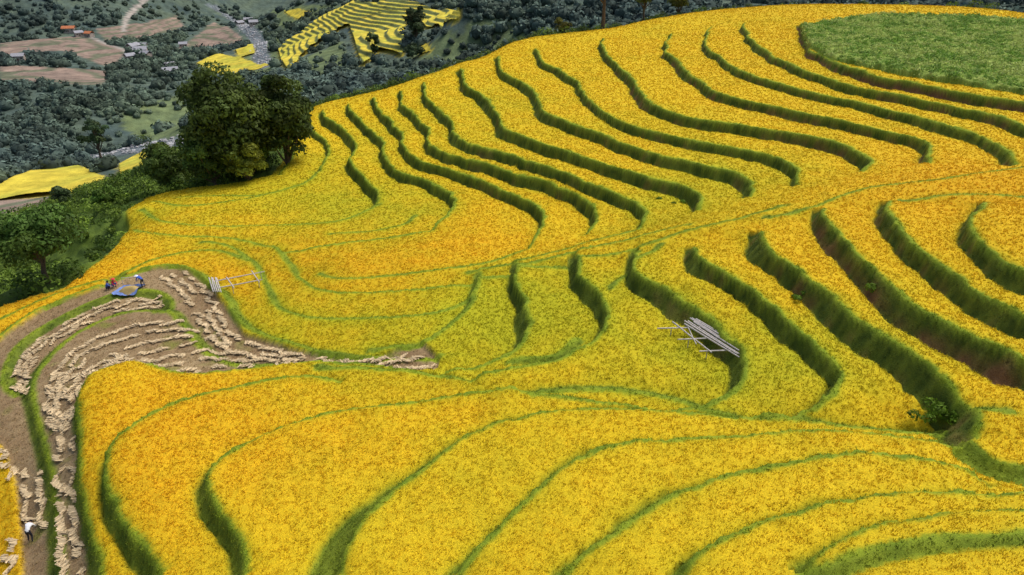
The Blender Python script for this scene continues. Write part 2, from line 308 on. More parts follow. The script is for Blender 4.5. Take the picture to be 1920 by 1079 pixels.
# ---------------------------------------------------------------- materials
def mat_attr(name,nscale=9,amt=.5,rough=.85,bump=.0,transl=0.0,bscale=None,hstr=0):
    m=bpy.data.materials.new(name); m.use_nodes=True; nt=m.node_tree; N=nt.nodes; K=nt.links; b=N['Principled BSDF']
    b.inputs['Roughness'].default_value=rough; b.inputs['Specular IOR Level'].default_value=.15
    at=N.new('ShaderNodeAttribute'); at.attribute_name='Col'
    tc=N.new('ShaderNodeTexCoord')
    no=N.new('ShaderNodeTexNoise'); no.inputs['Scale'].default_value=nscale; no.inputs['Detail'].default_value=4; no.inputs['Roughness'].default_value=.65
    K.new(tc.outputs['Object'],no.inputs['Vector'])
    mr=N.new('ShaderNodeMapRange'); mr.inputs['From Min'].default_value=.3; mr.inputs['From Max'].default_value=.7; mr.inputs['To Min'].default_value=1-amt; mr.inputs['To Max'].default_value=1+amt*.7
    K.new(no.outputs['Fac'],mr.inputs['Value'])
    vm=N.new('ShaderNodeVectorMath'); vm.operation='SCALE'; K.new(at.outputs['Color'],vm.inputs[0]); K.new(mr.outputs['Result'],vm.inputs['Scale'])
    K.new(vm.outputs['Vector'],b.inputs['Base Color'])
    if bump>0:
        n2=N.new('ShaderNodeTexNoise'); n2.inputs['Scale'].default_value=bscale or nscale; n2.inputs['Detail'].default_value=5; n2.inputs['Roughness'].default_value=.7
        K.new(tc.outputs['Object'],n2.inputs['Vector'])
        bp=N.new('ShaderNodeBump'); bp.inputs['Strength'].default_value=1; bp.inputs['Distance'].default_value=bump; K.new(n2.outputs['Fac'],bp.inputs['Height']); K.new(bp.outputs['Normal'],b.inputs['Normal'])
    if transl>0:
        tr=N.new('ShaderNodeBsdfTranslucent'); K.new(vm.outputs['Vector'],tr.inputs['Color']); mx=N.new('ShaderNodeMixShader'); mx.inputs[0].default_value=transl
        K.new(b.outputs[0],mx.inputs[1]);K.new(tr.outputs[0],mx.inputs[2]);K.new(mx.outputs[0],N['Material Output'].inputs['Surface'])
    return m
def mat_flat(name,c,var=.25,scale=6,rough=.8,stretch=None):
    m=bpy.data.materials.new(name); m.use_nodes=True; nt=m.node_tree;N=nt.nodes;K=nt.links;b=N['Principled BSDF']; b.inputs['Roughness'].default_value=rough; b.inputs['Specular IOR Level'].default_value=.2
    tc=N.new('ShaderNodeTexCoord'); no=N.new('ShaderNodeTexNoise'); no.inputs['Scale'].default_value=scale; no.inputs['Detail'].default_value=5; K.new(tc.outputs['Object'],no.inputs['Vector'])
    r=N.new('ShaderNodeValToRGB'); r.color_ramp.elements[0].position=.3; r.color_ramp.elements[1].position=.7
    r.color_ramp.elements[0].color=tuple(x*(1-var) for x in c)+(1,); r.color_ramp.elements[1].color=tuple(min(1,x*(1+var)) for x in c)+(1,)
    K.new(no.outputs['Fac'],r.inputs[0]); K.new(r.outputs[0],b.inputs['Base Color']); return m
M_ter=mat_attr('terrace_ground',11,.35,.9,.07,0,9)
M_rice=mat_attr('rice_blades',3,.12,.7,0,.3)
M_grass=mat_attr('grass_blades',3,.25,.8,0,.3)
M_leaf=mat_attr('leaves',1.2,.3,.6,0,.3)
M_for=mat_attr('forest_canopy',.5,.4,.9,0,.0)
M_bg=mat_attr('valley_ground',.12,.4,.95,.8,0,.25)
M_bark=mat_flat('bark',(.12,.085,.055),.4,8)
M_bam=mat_flat('weathered_bamboo',(.50,.46,.42),.25,5)
dist=np.hypot(X,Y)
dep=Y*math.cos(PITCH)+(CZ-Z)*math.sin(PITCH); U=960+F*X/np.maximum(dep,1)
kv=(U>-260)&(U<2180)
keep=kv[:-1,:-1]
V=np.stack([X,Y,Z],-1).reshape(-1,3)
f=gridfaces(NXg,NYg,keep); used=np.zeros(len(V),bool); used[f.ravel()]=True; idx=np.cumsum(used)-1
mk('terraced_hillside_ground',V[used],idx[f],colr.reshape(-1,3)[used],M_ter,True)
print('terrain',time.time()-T0,used.sum())
# ---------------------------------------------------------------- blades scatter
def blades(P0,cols,nb,length,width,spread,droop,seed,tipmul=1.15,basemul=.7):
    r=np.random.default_rng(seed); n=len(P0); m=n*nb
    p=np.repeat(P0,nb,0)+np.concatenate([r.normal(0,.07,(m,2)),np.zeros((m,1))],1)
    c=np.repeat(cols,nb,0)*r.uniform(.82,1.18,(m,1))
    a=r.uniform(0,2*np.pi,m); ln=np.repeat(length,nb)*r.uniform(.6,1.2,m) if np.ndim(length) else length*r.uniform(.6,1.2,m)
    wd=(np.repeat(width,nb) if np.ndim(width) else width)*r.uniform(.7,1.3,m); sp=spread*r.uniform(.2,1.2,m)
    d=np.stack([np.cos(a),np.sin(a)],1); q=np.stack([-d[:,1],d[:,0]],1)
    mid=p.copy(); mid[:,:2]+=d*(ln*sp*.45)[:,None]; mid[:,2]+=ln*.75
    tip=p.copy(); tip[:,:2]+=d*(ln*sp)[:,None]; tip[:,2]+=ln*(1-droop*r.uniform(0,1,m))
    w3=np.concatenate([q*wd[:,None],np.zeros((m,1))],1)
    Vv=np.stack([p-w3*.4,p+w3*.4,mid+w3,mid-w3],1)
    Vt=tip[:,None]
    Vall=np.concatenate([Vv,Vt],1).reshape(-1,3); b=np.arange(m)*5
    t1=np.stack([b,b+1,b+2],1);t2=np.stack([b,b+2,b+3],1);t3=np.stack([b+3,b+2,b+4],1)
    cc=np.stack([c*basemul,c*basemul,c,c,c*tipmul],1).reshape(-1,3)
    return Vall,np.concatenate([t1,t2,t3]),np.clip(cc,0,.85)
def scatter(mask,dens_fn,seed,maxn):
    r=np.random.default_rng(seed); m=mask&(U>-120)&(U<2040); ii,jj=np.nonzero(m); dd=dist[ii,jj]; lam=dens_fn(dd)*DG*DG
    nrep=r.poisson(lam); I=np.repeat(ii,nrep);J=np.repeat(jj,nrep)
    if len(I)>maxn: s=r.choice(len(I),maxn,False); I=I[s];J=J[s]
    x=gx[I]+r.uniform(-.5,.5,len(I))*DG; y=gy[J]+r.uniform(-.5,.5,len(I))*DG; return x,y
x,y=scatter(ricem>.8,lambda d:24*np.minimum(1,(55/d))**1.5,1,250000)
c=cat(x,y)
hd=np.hypot(x,y); z=zat(x,y)-.09
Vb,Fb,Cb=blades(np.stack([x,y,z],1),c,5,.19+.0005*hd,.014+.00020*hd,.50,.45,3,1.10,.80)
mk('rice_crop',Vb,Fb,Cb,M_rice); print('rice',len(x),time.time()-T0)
bankm=(BD<.05)&farm&(harvf<.5)|((BD<.05)&harv)
x,y=scatter(bankm&(dm<.75),lambda d:18*np.minimum(1,(60/d))**1.3,2,100000); z=zat(x,y)-.04
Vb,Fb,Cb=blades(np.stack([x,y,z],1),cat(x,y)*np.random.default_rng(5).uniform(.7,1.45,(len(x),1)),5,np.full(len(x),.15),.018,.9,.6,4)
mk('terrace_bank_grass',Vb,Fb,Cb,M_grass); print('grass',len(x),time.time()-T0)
# ---------------------------------------------------------------- leaf clumps
def leaves(cent,rad,nl,size,colbase,seed,flat=.8,shell=.55):
    r=np.random.default_rng(seed); n=len(cent); m=n*nl
    v=r.normal(size=(m,3)); v/=np.linalg.norm(v,axis=1)[:,None]; v[:,2]=np.where(v[:,2]<-.35,-v[:,2],v[:,2])
    rr=np.repeat(rad,nl)*(shell+(1.08-shell)*r.random(m)**.6)
    p=np.repeat(cent,nl,0)+v*rr[:,None]*np.array([1,1,flat])
    nn=v+r.normal(0,.45,(m,3)); nn/=np.linalg.norm(nn,axis=1)[:,None]
    t=np.cross(nn,r.normal(size=(m,3))); t/=np.linalg.norm(t,axis=1)[:,None]+1e-9; b=np.cross(nn,t)
    sz=(np.repeat(size,nl) if np.ndim(size) else size)*r.uniform(.6,1.3,m); t*=sz[:,None]; b*=(sz*.6)[:,None]
    Vv=np.stack([p-t,p+b*.8-t*.1,p+t,p-b*.8+t*.1],1).reshape(-1,3); a=np.arange(m)*4
    cb=np.repeat(colbase,nl,0)*r.uniform(.7,1.35,(m,1)); 
    return Vv,np.stack([a,a+1,a+2,a+3],1),np.repeat(cb,4,0)
def tube(pts,rads,seg=8):
    pts=np.array(pts,float); V=[];Fq=[]
    for i,p in enumerate(pts):
        d=pts[min(i+1,len(pts)-1)]-pts[max(i-1,0)]; d/=np.linalg.norm(d)+1e-9
        a=np.cross(d,[0,0,1] if abs(d[2])<.9 else [1,0,0]); a/=np.linalg.norm(a); b=np.cross(d,a)
        for k in range(seg):
            t=2*math.pi*k/seg; V.append(p+rads[i]*(math.cos(t)*a+math.sin(t)*b))
    for i in range(len(pts)-1):
        for k in range(seg):
            Fq.append([i*seg+k,i*seg+(k+1)%seg,(i+1)*seg+(k+1)%seg,(i+1)*seg+k])
    n=len(V); V.append(pts[0]);V.append(pts[-1])
    for k in range(seg):
        Fq.append([n,(k+1)%seg,k,k]); Fq.append([n+1,(len(pts)-1)*seg+k,(len(pts)-1)*seg+(k+1)%seg,(len(pts)-1)*seg+(k+1)%seg])
    return np.array(V),Fq
def tubes_obj(name,tubes,mat,parent=None):
    me=bpy.data.meshes.new(name); VV=[];FF=[];o=0
    for V_,F_ in tubes:
        VV+= [tuple(v) for v in V_]; FF+=[tuple(dict.fromkeys(int(i)+o for i in q)) for q in F_]; o+=len(V_)
    me.from_pydata(VV,[],FF); me.update(); ob=bpy.data.objects.new(name,me); bpy.context.scene.collection.objects.link(ob); me.materials.append(mat)
    if parent: ob.parent=parent
    return ob
def tree(name,b,H,Wd,seed,trunk=.3,colr_=(.05,.085,.018),nb=34,nl=230,leaf=.32,lean=0):
    r=np.random.default_rng(seed); e=empty(name,tuple(b)); 
    cz=H*(trunk+(1-trunk)*.5); rz=H*(1-trunk)*.5; rx=Wd/2
    cs=[];rs=[]
    for k in range(nb):
        v=r.normal(size=3); v/=np.linalg.norm(v); q=r.random()**.45*.78
        if v[2]<-.5 and trunk>.15: v[2]*=.5
        cs.append([v[0]*rx*q+lean,v[1]*rx*q,cz+v[2]*rz*q*1.0]); rs.append(rx*r.uniform(.20,.36))
    cs=np.array(cs);rs=np.array(rs)
    cb=np.array(colr_)[None]*1.5*r.uniform(.6,1.6,(nb,1))+r.uniform(0,.03,(nb,1))*np.array([[1,.8,0]])
    Vv,Ff,Cc=leaves(cs,rs,nl,leaf,cb,seed)
    mk('crown',Vv,Ff,Cc,M_leaf,parent=e)
    tb=[]; r0=max(.12,H*.028)
    top=np.array([lean*.6,0,H*.72]); tb.append(tube([[0,0,-.6],[0.05*H*r.normal()*.3,0,H*trunk*.6],[lean*.3,0,H*trunk],top],[r0*1.5,r0,r0*.85,r0*.25]))
    for k in range(0,min(nb,14)):
        s=np.array([lean*.3,0,H*trunk*r.uniform(.75,1.5)]); mid=(s+cs[k])/2+np.array([0,0,-.03*H]); tb.append(tube([s,mid,cs[k]],[r0*.5,r0*.32,r0*.12],6))
    tubes_obj('trunk_and_limbs',tb,M_bark,e); return e
def ptree(name,u,vb,vt,Wpx,seed,**k):
    w=march([(u,vb)])[0]; dp=w[1]*math.cos(PITCH)+(CZ-w[2])*math.sin(PITCH); el=math.atan2(CZ-w[2],np.hypot(w[0],w[1]))
    H=(vb-vt)*dp/F/math.cos(el)*.97; print('tree',u,w.round(1),'H',round(H,1)); return tree(name,w,H,Wpx*dp/F,seed,**k)
ptree('broadleaf_tree',445,335,126,180,1,trunk=.04,colr_=(.045,.068,.014),nb=105,nl=240,leaf=.42)
ptree('broadleaf_tree',540,312,136,125,2,trunk=.03,colr_=(.042,.065,.014),nb=85,nl=230,leaf=.40)
ptree('broadleaf_tree',490,318,192,100,3,trunk=.06,colr_=(.085,.14,.02),nb=44,nl=220,leaf=.34)
ptree('broadleaf_tree',405,348,230,120,4,trunk=.04,colr_=(.06,.10,.02),nb=54,nl=220,leaf=.34)
ptree('broadleaf_tree',468,342,250,92,5,trunk=.05,colr_=(.15,.17,.02),nb=36,nl=200)
ptree('broadleaf_tree',318,358,268,110,6,trunk=.05,colr_=(.06,.095,.02),nb=44,nl=220,leaf=.34)
ptree('broadleaf_tree',95,535,388,180,8,trunk=.30,colr_=(.05,.10,.018),nb=60,nl=280,leaf=.26)
ptree('broadleaf_tree',125,392,345,58,9,trunk=.2,colr_=(.035,.06,.025),nb=14,nl=160)
ptree('broadleaf_tree',205,392,345,55,10,trunk=.1,colr_=(.07,.13,.02),nb=14,nl=160)
ptree('broadleaf_tree',370,335,262,80,11,trunk=.06,colr_=(.055,.085,.02),nb=26,nl=180)
ptree('broadleaf_tree',565,240,165,58,18,trunk=.05,colr_=(.05,.08,.02),nb=26,nl=180)
ptree('broadleaf_tree',190,298,225,60,12,trunk=.2,colr_=(.04,.07,.03),nb=16,nl=150,leaf=.7)
ptree('broadleaf_tree',780,82,8,52,13,trunk=.1,colr_=(.035,.055,.025),nb=24,nl=170,leaf=1.0)
ptree('broadleaf_tree',775,115,82,45,16,trunk=.1,colr_=(.03,.05,.025),nb=16,nl=120,leaf=.9)
ptree('broadleaf_tree',700,105,60,30,14,trunk=.1,colr_=(.04,.07,.025),nb=14,nl=120,leaf=.9)
def crest_tree(u,z,dd,H,Wd,seed,**k):
    w=np.array([np.interp(u,[s[0] for s in SIL],[q[i] for q in silw]) for i in range(3)]); h=w[:2]/np.linalg.norm(w[:2]); x,y=w[:2]+h*dd
    tree('broadleaf_tree',(x,y,float(base(x,y))),H,Wd,seed,**k)
crest_tree(1130,0,8,18,10,20,trunk=.45,colr_=(.03,.04,.02),nb=30,nl=160,leaf=.4)
crest_tree(1205,0,12,13,8,21,trunk=.3,colr_=(.06,.08,.02),nb=16,nl=120,leaf=.4)
crest_tree(1270,0,12,9,9,22,trunk=.2,colr_=(.07,.085,.02),nb=18,nl=130,leaf=.4)
crest_tree(1055,0,8,6,6,23,trunk=.1,colr_=(.10,.10,.025),nb=12,nl=120,leaf=.3)
r=np.random.default_rng(55)
sel=(farmf<.3)&(U>-200)&(U<2000)&(Z>-45)
ii,jj=np.nonzero(sel); k=r.choice(len(ii),2200,False); xs=gx[ii[k]];ys=gy[jj[k]]
ok=(xs<-20)|(r.random(len(xs))<.35); xs=xs[ok];ys=ys[ok]; sz=r.uniform(.6,1.9,len(xs))*(1+.3*(np.hypot(xs,ys)>130))
uw=march(np.stack([r.uniform(275,560,110),r.uniform(300,345,110)],1))
inf=bil(farmf,(uw[:,0]-NX0)/DG,(uw[:,1]-NY0)/DG)<.4; uw=uw[inf]; xs=np.concatenate([xs,uw[:,0]]);ys=np.concatenate([ys,uw[:,1]]);sz=np.concatenate([sz,r.uniform(1.6,2.8,len(uw))])
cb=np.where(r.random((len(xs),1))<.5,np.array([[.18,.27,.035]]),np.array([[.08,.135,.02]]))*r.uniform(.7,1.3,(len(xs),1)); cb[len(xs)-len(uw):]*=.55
V1,F1,C1=leaves(np.stack([xs,ys,zat(xs,ys)+sz*.3],1),sz,80,.22+sz*.05,cb,56)
mk('hillside_shrubs',V1,F1,C1,M_leaf)
q=[];
for i in range(260):
    u=r.choice([r.uniform(585,1130),r.uniform(585,1130),r.uniform(1130,1500)]); w=np.array([np.interp(u,[s[0] for s in SIL],[a[i2] for a in silw]) for i2 in range(2)]); h=w/np.linalg.norm(w); w=w+h*r.uniform(6,16); q.append(w)
q=np.array(q); sz=r.uniform(.5,1.8,len(q)); V1,F1,C1=leaves(np.stack([q[:,0],q[:,1],base(q[:,0],q[:,1])+sz*.6],1),sz,80,.25,np.array([[.09,.13,.02]])*r.uniform(.6,1.5,(len(q),1)),57)
mk('crest_hedge',V1,F1,C1,M_leaf)
bs=march([(1755,768),(1775,780),(1740,780),(1640,540),(1865,95),(345,335),(1385,265),(1240,375),(1275,380),(1240,545),(300,425),(1500,560),(700,350),(1120,300)]); sz=np.array([1.0,.8,.7,.8,.3,.3,.4,.6,.6,.5,.5,.5,.5,.5])
cs=np.repeat(bs,3,0)+r.normal(0,.4,(len(bs)*3,3))*np.array([1,1,.3]); V1,F1,C1=leaves(cs+np.array([0,0,.1]),np.repeat(sz,3)*.65,90,.13,np.array([[.14,.24,.02]])*r.uniform(.7,1.3,(len(cs),1)),58)
mk('bank_shrubs',V1,F1,C1,M_leaf)
ii,jj=np.nonzero((gveg>.4)&(U<2100)); k=r.choice(len(ii),min(len(ii),9000),False); xs=gx[ii[k]];ys=gy[jj[k]]; sz=r.uniform(.3,.9,len(xs))
cb=np.where(vn(xs,ys,3,95)[:,None]+r.normal(0,.15,(len(xs),1))>.5,np.array([[.46,.54,.14]]),np.array([[.20,.34,.05]]))*r.uniform(.75,1.2,(len(xs),1))
V1,F1,C1=leaves(np.stack([xs,ys,zat(xs,ys)-.05],1),sz,14,.20,cb,59); mk('vegetable_crop',V1,F1,C1,M_leaf)
print('veg',time.time()-T0)
# ---------------------------------------------------------------- background valley
def axis(a,b,f0,f1,d):
    mid=np.arange(f0,f1,d); lo=[];v=f0;s=d
    while v>a: s*=1.15; v-=s; lo.append(v)
    hi=[];v=f1;s=d
    while v<b: hi.append(v); s*=1.15; v+=s
    return np.array(lo[::-1]+list(mid)+hi)
bx=axis(-2300,2300,-760,760,3.2); by=axis(-1900,2500,100,1150,3.2)
BX,BY=np.meshgrid(bx,by,indexing='ij'); BZ=base(BX,BY)
far=smooth01((np.hypot(BX,BY)-250)/200); BZ=BZ+far*((vn(BX,BY,60,40)-.5)*10+(vn(BX,BY,22,41)-.5)*4)*.5
BZ0=BZ.copy()
dins=np.minimum(np.minimum(BX-NX0,NX1-BX),np.minimum(BY-NY0,NY1-BY)); dins=np.where(dins>0,dins,0)
BZ=BZ-smooth01(dins/8)*3.0
def bgz(x,y):
    fx=np.interp(x,bx,np.arange(len(bx)));fy=np.interp(y,by,np.arange(len(by))); return bil(BZ,fx,fy)
def bpoly(px):
    pw=wpoly(px,12); return inpoly(BX,BY,pw)
yel=[ [(368,120),(405,106),(440,108),(505,124),(480,134),(400,138)],[(440,98),(475,85),(480,105),(450,112)],
 [(522,98),(560,70),(600,40),(650,12),(700,9),(862,22),(866,42),(800,58),(775,42),(740,30),(690,40),(640,58),(600,85),(568,110),(545,142),(528,122)],
 [(655,52),(690,36),(740,24),(762,40),(756,110),(735,102),(712,97),(700,110),(680,132),(668,95)],
 [(0,348),(60,326),(150,315),(200,336),(190,356),(110,366),(0,376),(-60,376),(-60,350)],[(222,312),(270,288),(316,278),(300,300),(245,335),(225,335)],[(785,90),(800,80),(810,105),(790,108)],[(530,22),(560,15),(585,22),(560,34)]]
brn=[[(-60,380),(160,364),(162,382),(0,418),(-60,420)],[(0,85),(130,66),(180,72),(235,100),(212,128),(120,98),(40,100),(0,110)],[(0,128),(60,130),(215,132),(190,158),(60,150),(0,152)],
 [(335,90),(380,60),(400,38),(440,60),(455,75),(400,95),(360,100)],[(180,55),(240,48),(330,30),(345,50),(260,75),(200,78)],[(300,300),(280,330),(240,345),(235,325),(260,305)]]
grs=[[(230,200),(330,180),(400,200),(360,250),(290,270),(230,240)],[(880,40),(960,30),(1000,60),(950,95),(860,85)],[(450,95),(530,70),(520,130),(470,150)],[(500,25),(560,10),(640,10),(600,35),(540,60)],[(560,120),(640,80),(660,130),(600,170)],[(760,110),(850,60),(900,95),(830,130)]]
my=np.zeros(BX.shape,bool);mb=my.copy();mg=my.copy()
for p in yel: my|=bpoly(p)
for p in brn: mb|=bpoly(p)
for p in grs: mg|=bpoly(p)
def bline(px,wm):
    w=march(crom(px,6))[:,:2]; m=np.zeros(BX.shape,bool)
    S,_,_=resample(w,2.5)
    for s in S:
        i=np.searchsorted(bx,s[0]);j=np.searchsorted(by,s[1]); a=slice(max(0,i-6),i+7);b_=slice(max(0,j-6),j+7)
        m[a,b_]|=(BX[a,b_]-s[0])**2+(BY[a,b_]-s[1])**2<wm*wm
    return m,S
mr1,RS1=bline([(-40,332),(60,316),(130,302),(200,290),(330,268),(400,255)],7); mr2,RS2=bline([(500,128),(488,105),(485,80),(462,52),(430,30),(400,12)],8)
mriv=mr1|mr2
mroad,_=bline([(150,62),(190,78),(240,102)],3); mroad2,_=bline([(232,60),(238,35),(255,15),(275,0)],3)
nb1=vn(BX,BY,18,50);nb2=vn(BX,BY,6,51)
bc=mix(np.broadcast_to(col(.070,.105,.095),BX.shape+(3,)),col(.13,.17,.11),np.clip(nb1*.7+nb2*.6-.25,0,1))  # aerial haze painted into the valley ground colours as a pale bluish tint
sh=BX.shape
bc=np.where(mg[...,None],mix(np.broadcast_to(col(.12,.165,.08),sh+(3,)),col(.19,.24,.10),nb2),bc)
bro=mix(np.broadcast_to(col(.24,.18,.14),sh+(3,)),col(.34,.25,.19),nb1); st=(np.sin(BZ0*2.2+nb1*3)>.35); bro=np.where(st[...,None],np.array([.15,.16,.10]),bro)
bc=np.where(mb[...,None],bro,bc)
bc=np.where((mroad|mroad2)[...,None],np.array([.38,.34,.29]),bc)
bc=np.where(mriv[...,None],np.array([.17,.20,.21]),bc)
bc=np.where(my[...,None],np.array([.50,.42,.06]),bc)
Vg=np.stack([BX,BY,BZ],-1).reshape(-1,3)
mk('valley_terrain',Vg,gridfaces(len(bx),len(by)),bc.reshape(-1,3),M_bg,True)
def field_sheet(name,px,step,stepz,bankfrac):
    pw=wpoly(px,10); x0,y0=pw.min(0);x1,y1=pw.max(0); xs=np.arange(x0,x1+step,step);ys=np.arange(y0,y1+step,step)
    XX,YY=np.meshgrid(xs,ys,indexing='ij'); ins=inpoly(XX,YY,pw); zz=bgz(XX,YY)+(vn(XX,YY,20,60)-.5)*2.4
    if stepz>0:
        q=zz/stepz; fr=q-np.floor(q); zt=(np.floor(q)+smooth01(fr/bankfrac))*stepz; bank=(fr<bankfrac)
    else: zt=zz; bank=np.zeros_like(ins)
    zt=zt+.9+(stepz*.5 if stepz else 0)
    c_=mix(np.broadcast_to(col(.66,.53,.06),XX.shape+(3,)),col(.46,.47,.06),np.clip(vn(XX,YY,14,61)*1.4-.5,0,1)); c_=np.where(bank[...,None],np.array([.17,.20,.07]),c_)  # distant yellow paled in its base colour to suggest haze
    kp=ins[:-1,:-1]&ins[1:,1:]; f_=gridfaces(len(xs),len(ys),kp)
    if len(f_)==0: return
    Vq=np.stack([XX,YY,zt],-1).reshape(-1,3); us=np.zeros(len(Vq),bool); us[f_.ravel()]=True; ix=np.cumsum(us)-1
    return mk(name,Vq[us],ix[f_],c_.reshape(-1,3)[us],M_bg,True)
for i,p in enumerate(yel): field_sheet('distant_rice_field',p,.8,(2.3 if i in(2,3) else 0),.34)
def ico():
    import bmesh
    bm=bmesh.new(); bmesh.ops.create_icosphere(bm,subdivisions=2,radius=1); v=np.array([a.co[:] for a in bm.verts]); f=np.array([[x.index for x in a.verts] for a in bm.faces]); bm.free(); return v,f
iv,ifc=ico()
def blobsmesh(name,P_,S_,cols,mat,seed,jit=.28,flat=.85,smooth=False):
    r=np.random.default_rng(seed); n=len(P_); k=len(iv)
    V_=iv[None]*(1+r.normal(0,jit,(n,k,1)))*S_[:,None,None]*np.array([1,1,flat])+P_[:,None]
    F_=(ifc[None]+(np.arange(n)*k)[:,None,None]).reshape(-1,3)
    cc=np.repeat(cols,k,0).reshape(n,k,3)*r.uniform(.8,1.2,(n,k,1))
    return mk(name,V_.reshape(-1,3),F_,cc.reshape(-1,3),mat,smooth)
blk=my|mb|mriv|mroad|mroad2
bk2=blk.copy()
for s in (1,2,3): bk2[:,:-s]|=blk[:,s:]     # keep trees from standing right in front of fields
bk2[1:]|=blk[:-1]; bk2[:-1]|=blk[1:]
r=np.random.default_rng(77); N=54000
yy=np.exp(r.uniform(np.log(200),np.log(1250),N)); uu=r.uniform(-150,2070,N)
xx=(uu-960)/F*(yy*.883+45)
zz=bgz(xx,yy)
fi=np.clip(np.searchsorted(bx,xx),0,len(bx)-1);fj=np.clip(np.searchsorted(by,yy),0,len(by)-1)
dens=vn(xx,yy,45,70)
ok=~bk2[fi,fj]&~((xx>NX0)&(xx<NX1)&(yy<NY1))&~(mg[fi,fj]&(r.random(N)<.8))&((dens>.42)|(r.random(N)<.25))
dp=yy*math.cos(PITCH)+(CZ-zz)*math.sin(PITCH); vv=539.5-F*((yy*math.sin(PITCH)+(zz+8-CZ)*math.cos(PITCH))/dp); ok&=vv>-60
ok&=~((uu>1000)&(vv>60))
xx,yy,zz=xx[ok],yy[ok],zz[ok]; S_=r.uniform(1.2,3.0,len(xx))*(1+1.1*(r.random(len(xx))<.25))*(.7+.4*np.minimum(1,yy/700)); 
g=vn(xx,yy,70,71)[:,None]; cb=(np.array([[.074,.112,.104]])*(1-g)+np.array([[.125,.17,.105]])*g)*r.uniform(.55,1.5,(len(xx),1))  # crown greens lifted towards blue-grey: distance haze baked into the colour
PF=np.stack([xx,yy,zz+S_*.35],1)
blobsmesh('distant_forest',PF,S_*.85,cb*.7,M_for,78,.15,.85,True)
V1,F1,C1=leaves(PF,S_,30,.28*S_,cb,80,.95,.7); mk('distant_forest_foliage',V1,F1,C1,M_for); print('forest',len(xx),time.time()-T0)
pts=[]
for S in (RS1,RS2):
    for s in S:
        for _ in range(3): pts.append((s[0]+r.normal()*4.5,s[1]+r.normal()*4.5))
pts=np.array(pts); bz=bgz(pts[:,0],pts[:,1]); sz=r.uniform(.35,1.4,len(pts))
M_rock=mat_attr('river_rock',1.0,.3,.9)
blobsmesh('river_boulders',np.stack([pts[:,0],pts[:,1],bz+.2],1),sz,np.full((len(pts),3),.46)*r.uniform(.6,1.2,(len(pts),1)),M_rock,79,.15,.6)
# ---------------------------------------------------------------- houses
M_wall=mat_flat('house_wall',(.42,.36,.30),.2,1); M_roofg=mat_flat('grey_roof',(.34,.34,.36),.3,2); M_roofr=mat_flat('tile_roof',(.50,.18,.08),.3,2); M_dark=mat_flat('window_glass',(.03,.035,.04),.2,2); M_door=mat_flat('door_wood',(.12,.07,.04),.2,2)
def box(name,c,s,mat,parent):
    x,y,z=c;a,b,d=[k/2 for k in s]; V_=[(x+i*a,y+j*b,z+k*d) for i in(-1,1) for j in(-1,1) for k in(-1,1)]
    me=bpy.data.meshes.new(name); me.from_pydata(V_,[],[(0,1,3,2),(4,6,7,5),(0,4,5,1),(2,3,7,6),(0,2,6,4),(1,5,7,3)]); o=bpy.data.objects.new(name,me); bpy.context.scene.collection.objects.link(o); me.materials.append(mat); o.parent=parent; return o
def house(u,v,w,l,h,roof,rot):
    p=march([(u,v)])[0]; z=float(bgz(p[0],p[1])); e=empty('wooden_house',(p[0],p[1],z+.6)); e.rotation_euler=(0,0,rot)
    box('walls',(0,0,h/2-1),(l,w,h+2),M_wall,e)
    o=.7;t=.25;rh=w*.32
    V_=[(-l/2-o,-w/2-o,h-.2),(l/2+o,-w/2-o,h-.2),(l/2+o,0,h+rh),(-l/2-o,0,h+rh),(-l/2-o,w/2+o,h-.2),(l/2+o,w/2+o,h-.2)]
    V_=V_+[(a,b,c+t) for a,b,c in V_]
    me=bpy.data.meshes.new('roof'); me.from_pydata(V_,[],[(0,1,2,3),(3,2,5,4),(6,9,8,7),(9,10,11,8),(0,6,7,1),(4,5,11,10),(0,3,9,6),(3,4,10,9),(1,7,8,2),(2,8,11,5)]); ob=bpy.data.objects.new('roof',me); bpy.context.scene.collection.objects.link(ob); me.materials.append(roof); ob.parent=e
    for k in (-1,1):
        box('window',(k*l*.3,-w/2-.03,h*.55),(1.4,.12,1.2),M_dark,e)
    box('door',(0,-w/2-.03,1.05),(1.2,.12,2.1),M_door,e)
for (u,v,w,l,h,rf,ro) in [(262,104,9,16,4,M_roofg,.3),(252,98,8,11,4,M_roofg,1.2),(275,108,7,10,3.5,M_roofg,-.4),(245,112,7,9,3.5,M_roofg,.9),(268,94,7,10,3.5,M_roofg,.1),(130,58,8,14,4,M_roofr,.2),(148,66,7,9,4,M_roofg,.8),(168,68,7,9,4,M_roofr,-.3),(322,145,8,12,4,M_roofg,.5),(466,40,8,13,4,M_roofg,.2),(450,48,8,11,4,M_roofg,1.0),(476,48,8,11,4,M_roofg,.4),(38,118,7,10,4,M_roofg,.3),(345,90,7,9,4,M_roofg,.3),(320,130,7,9,4,M_roofg,.9)]:
    house(u,v,w,l,h,rf,ro)
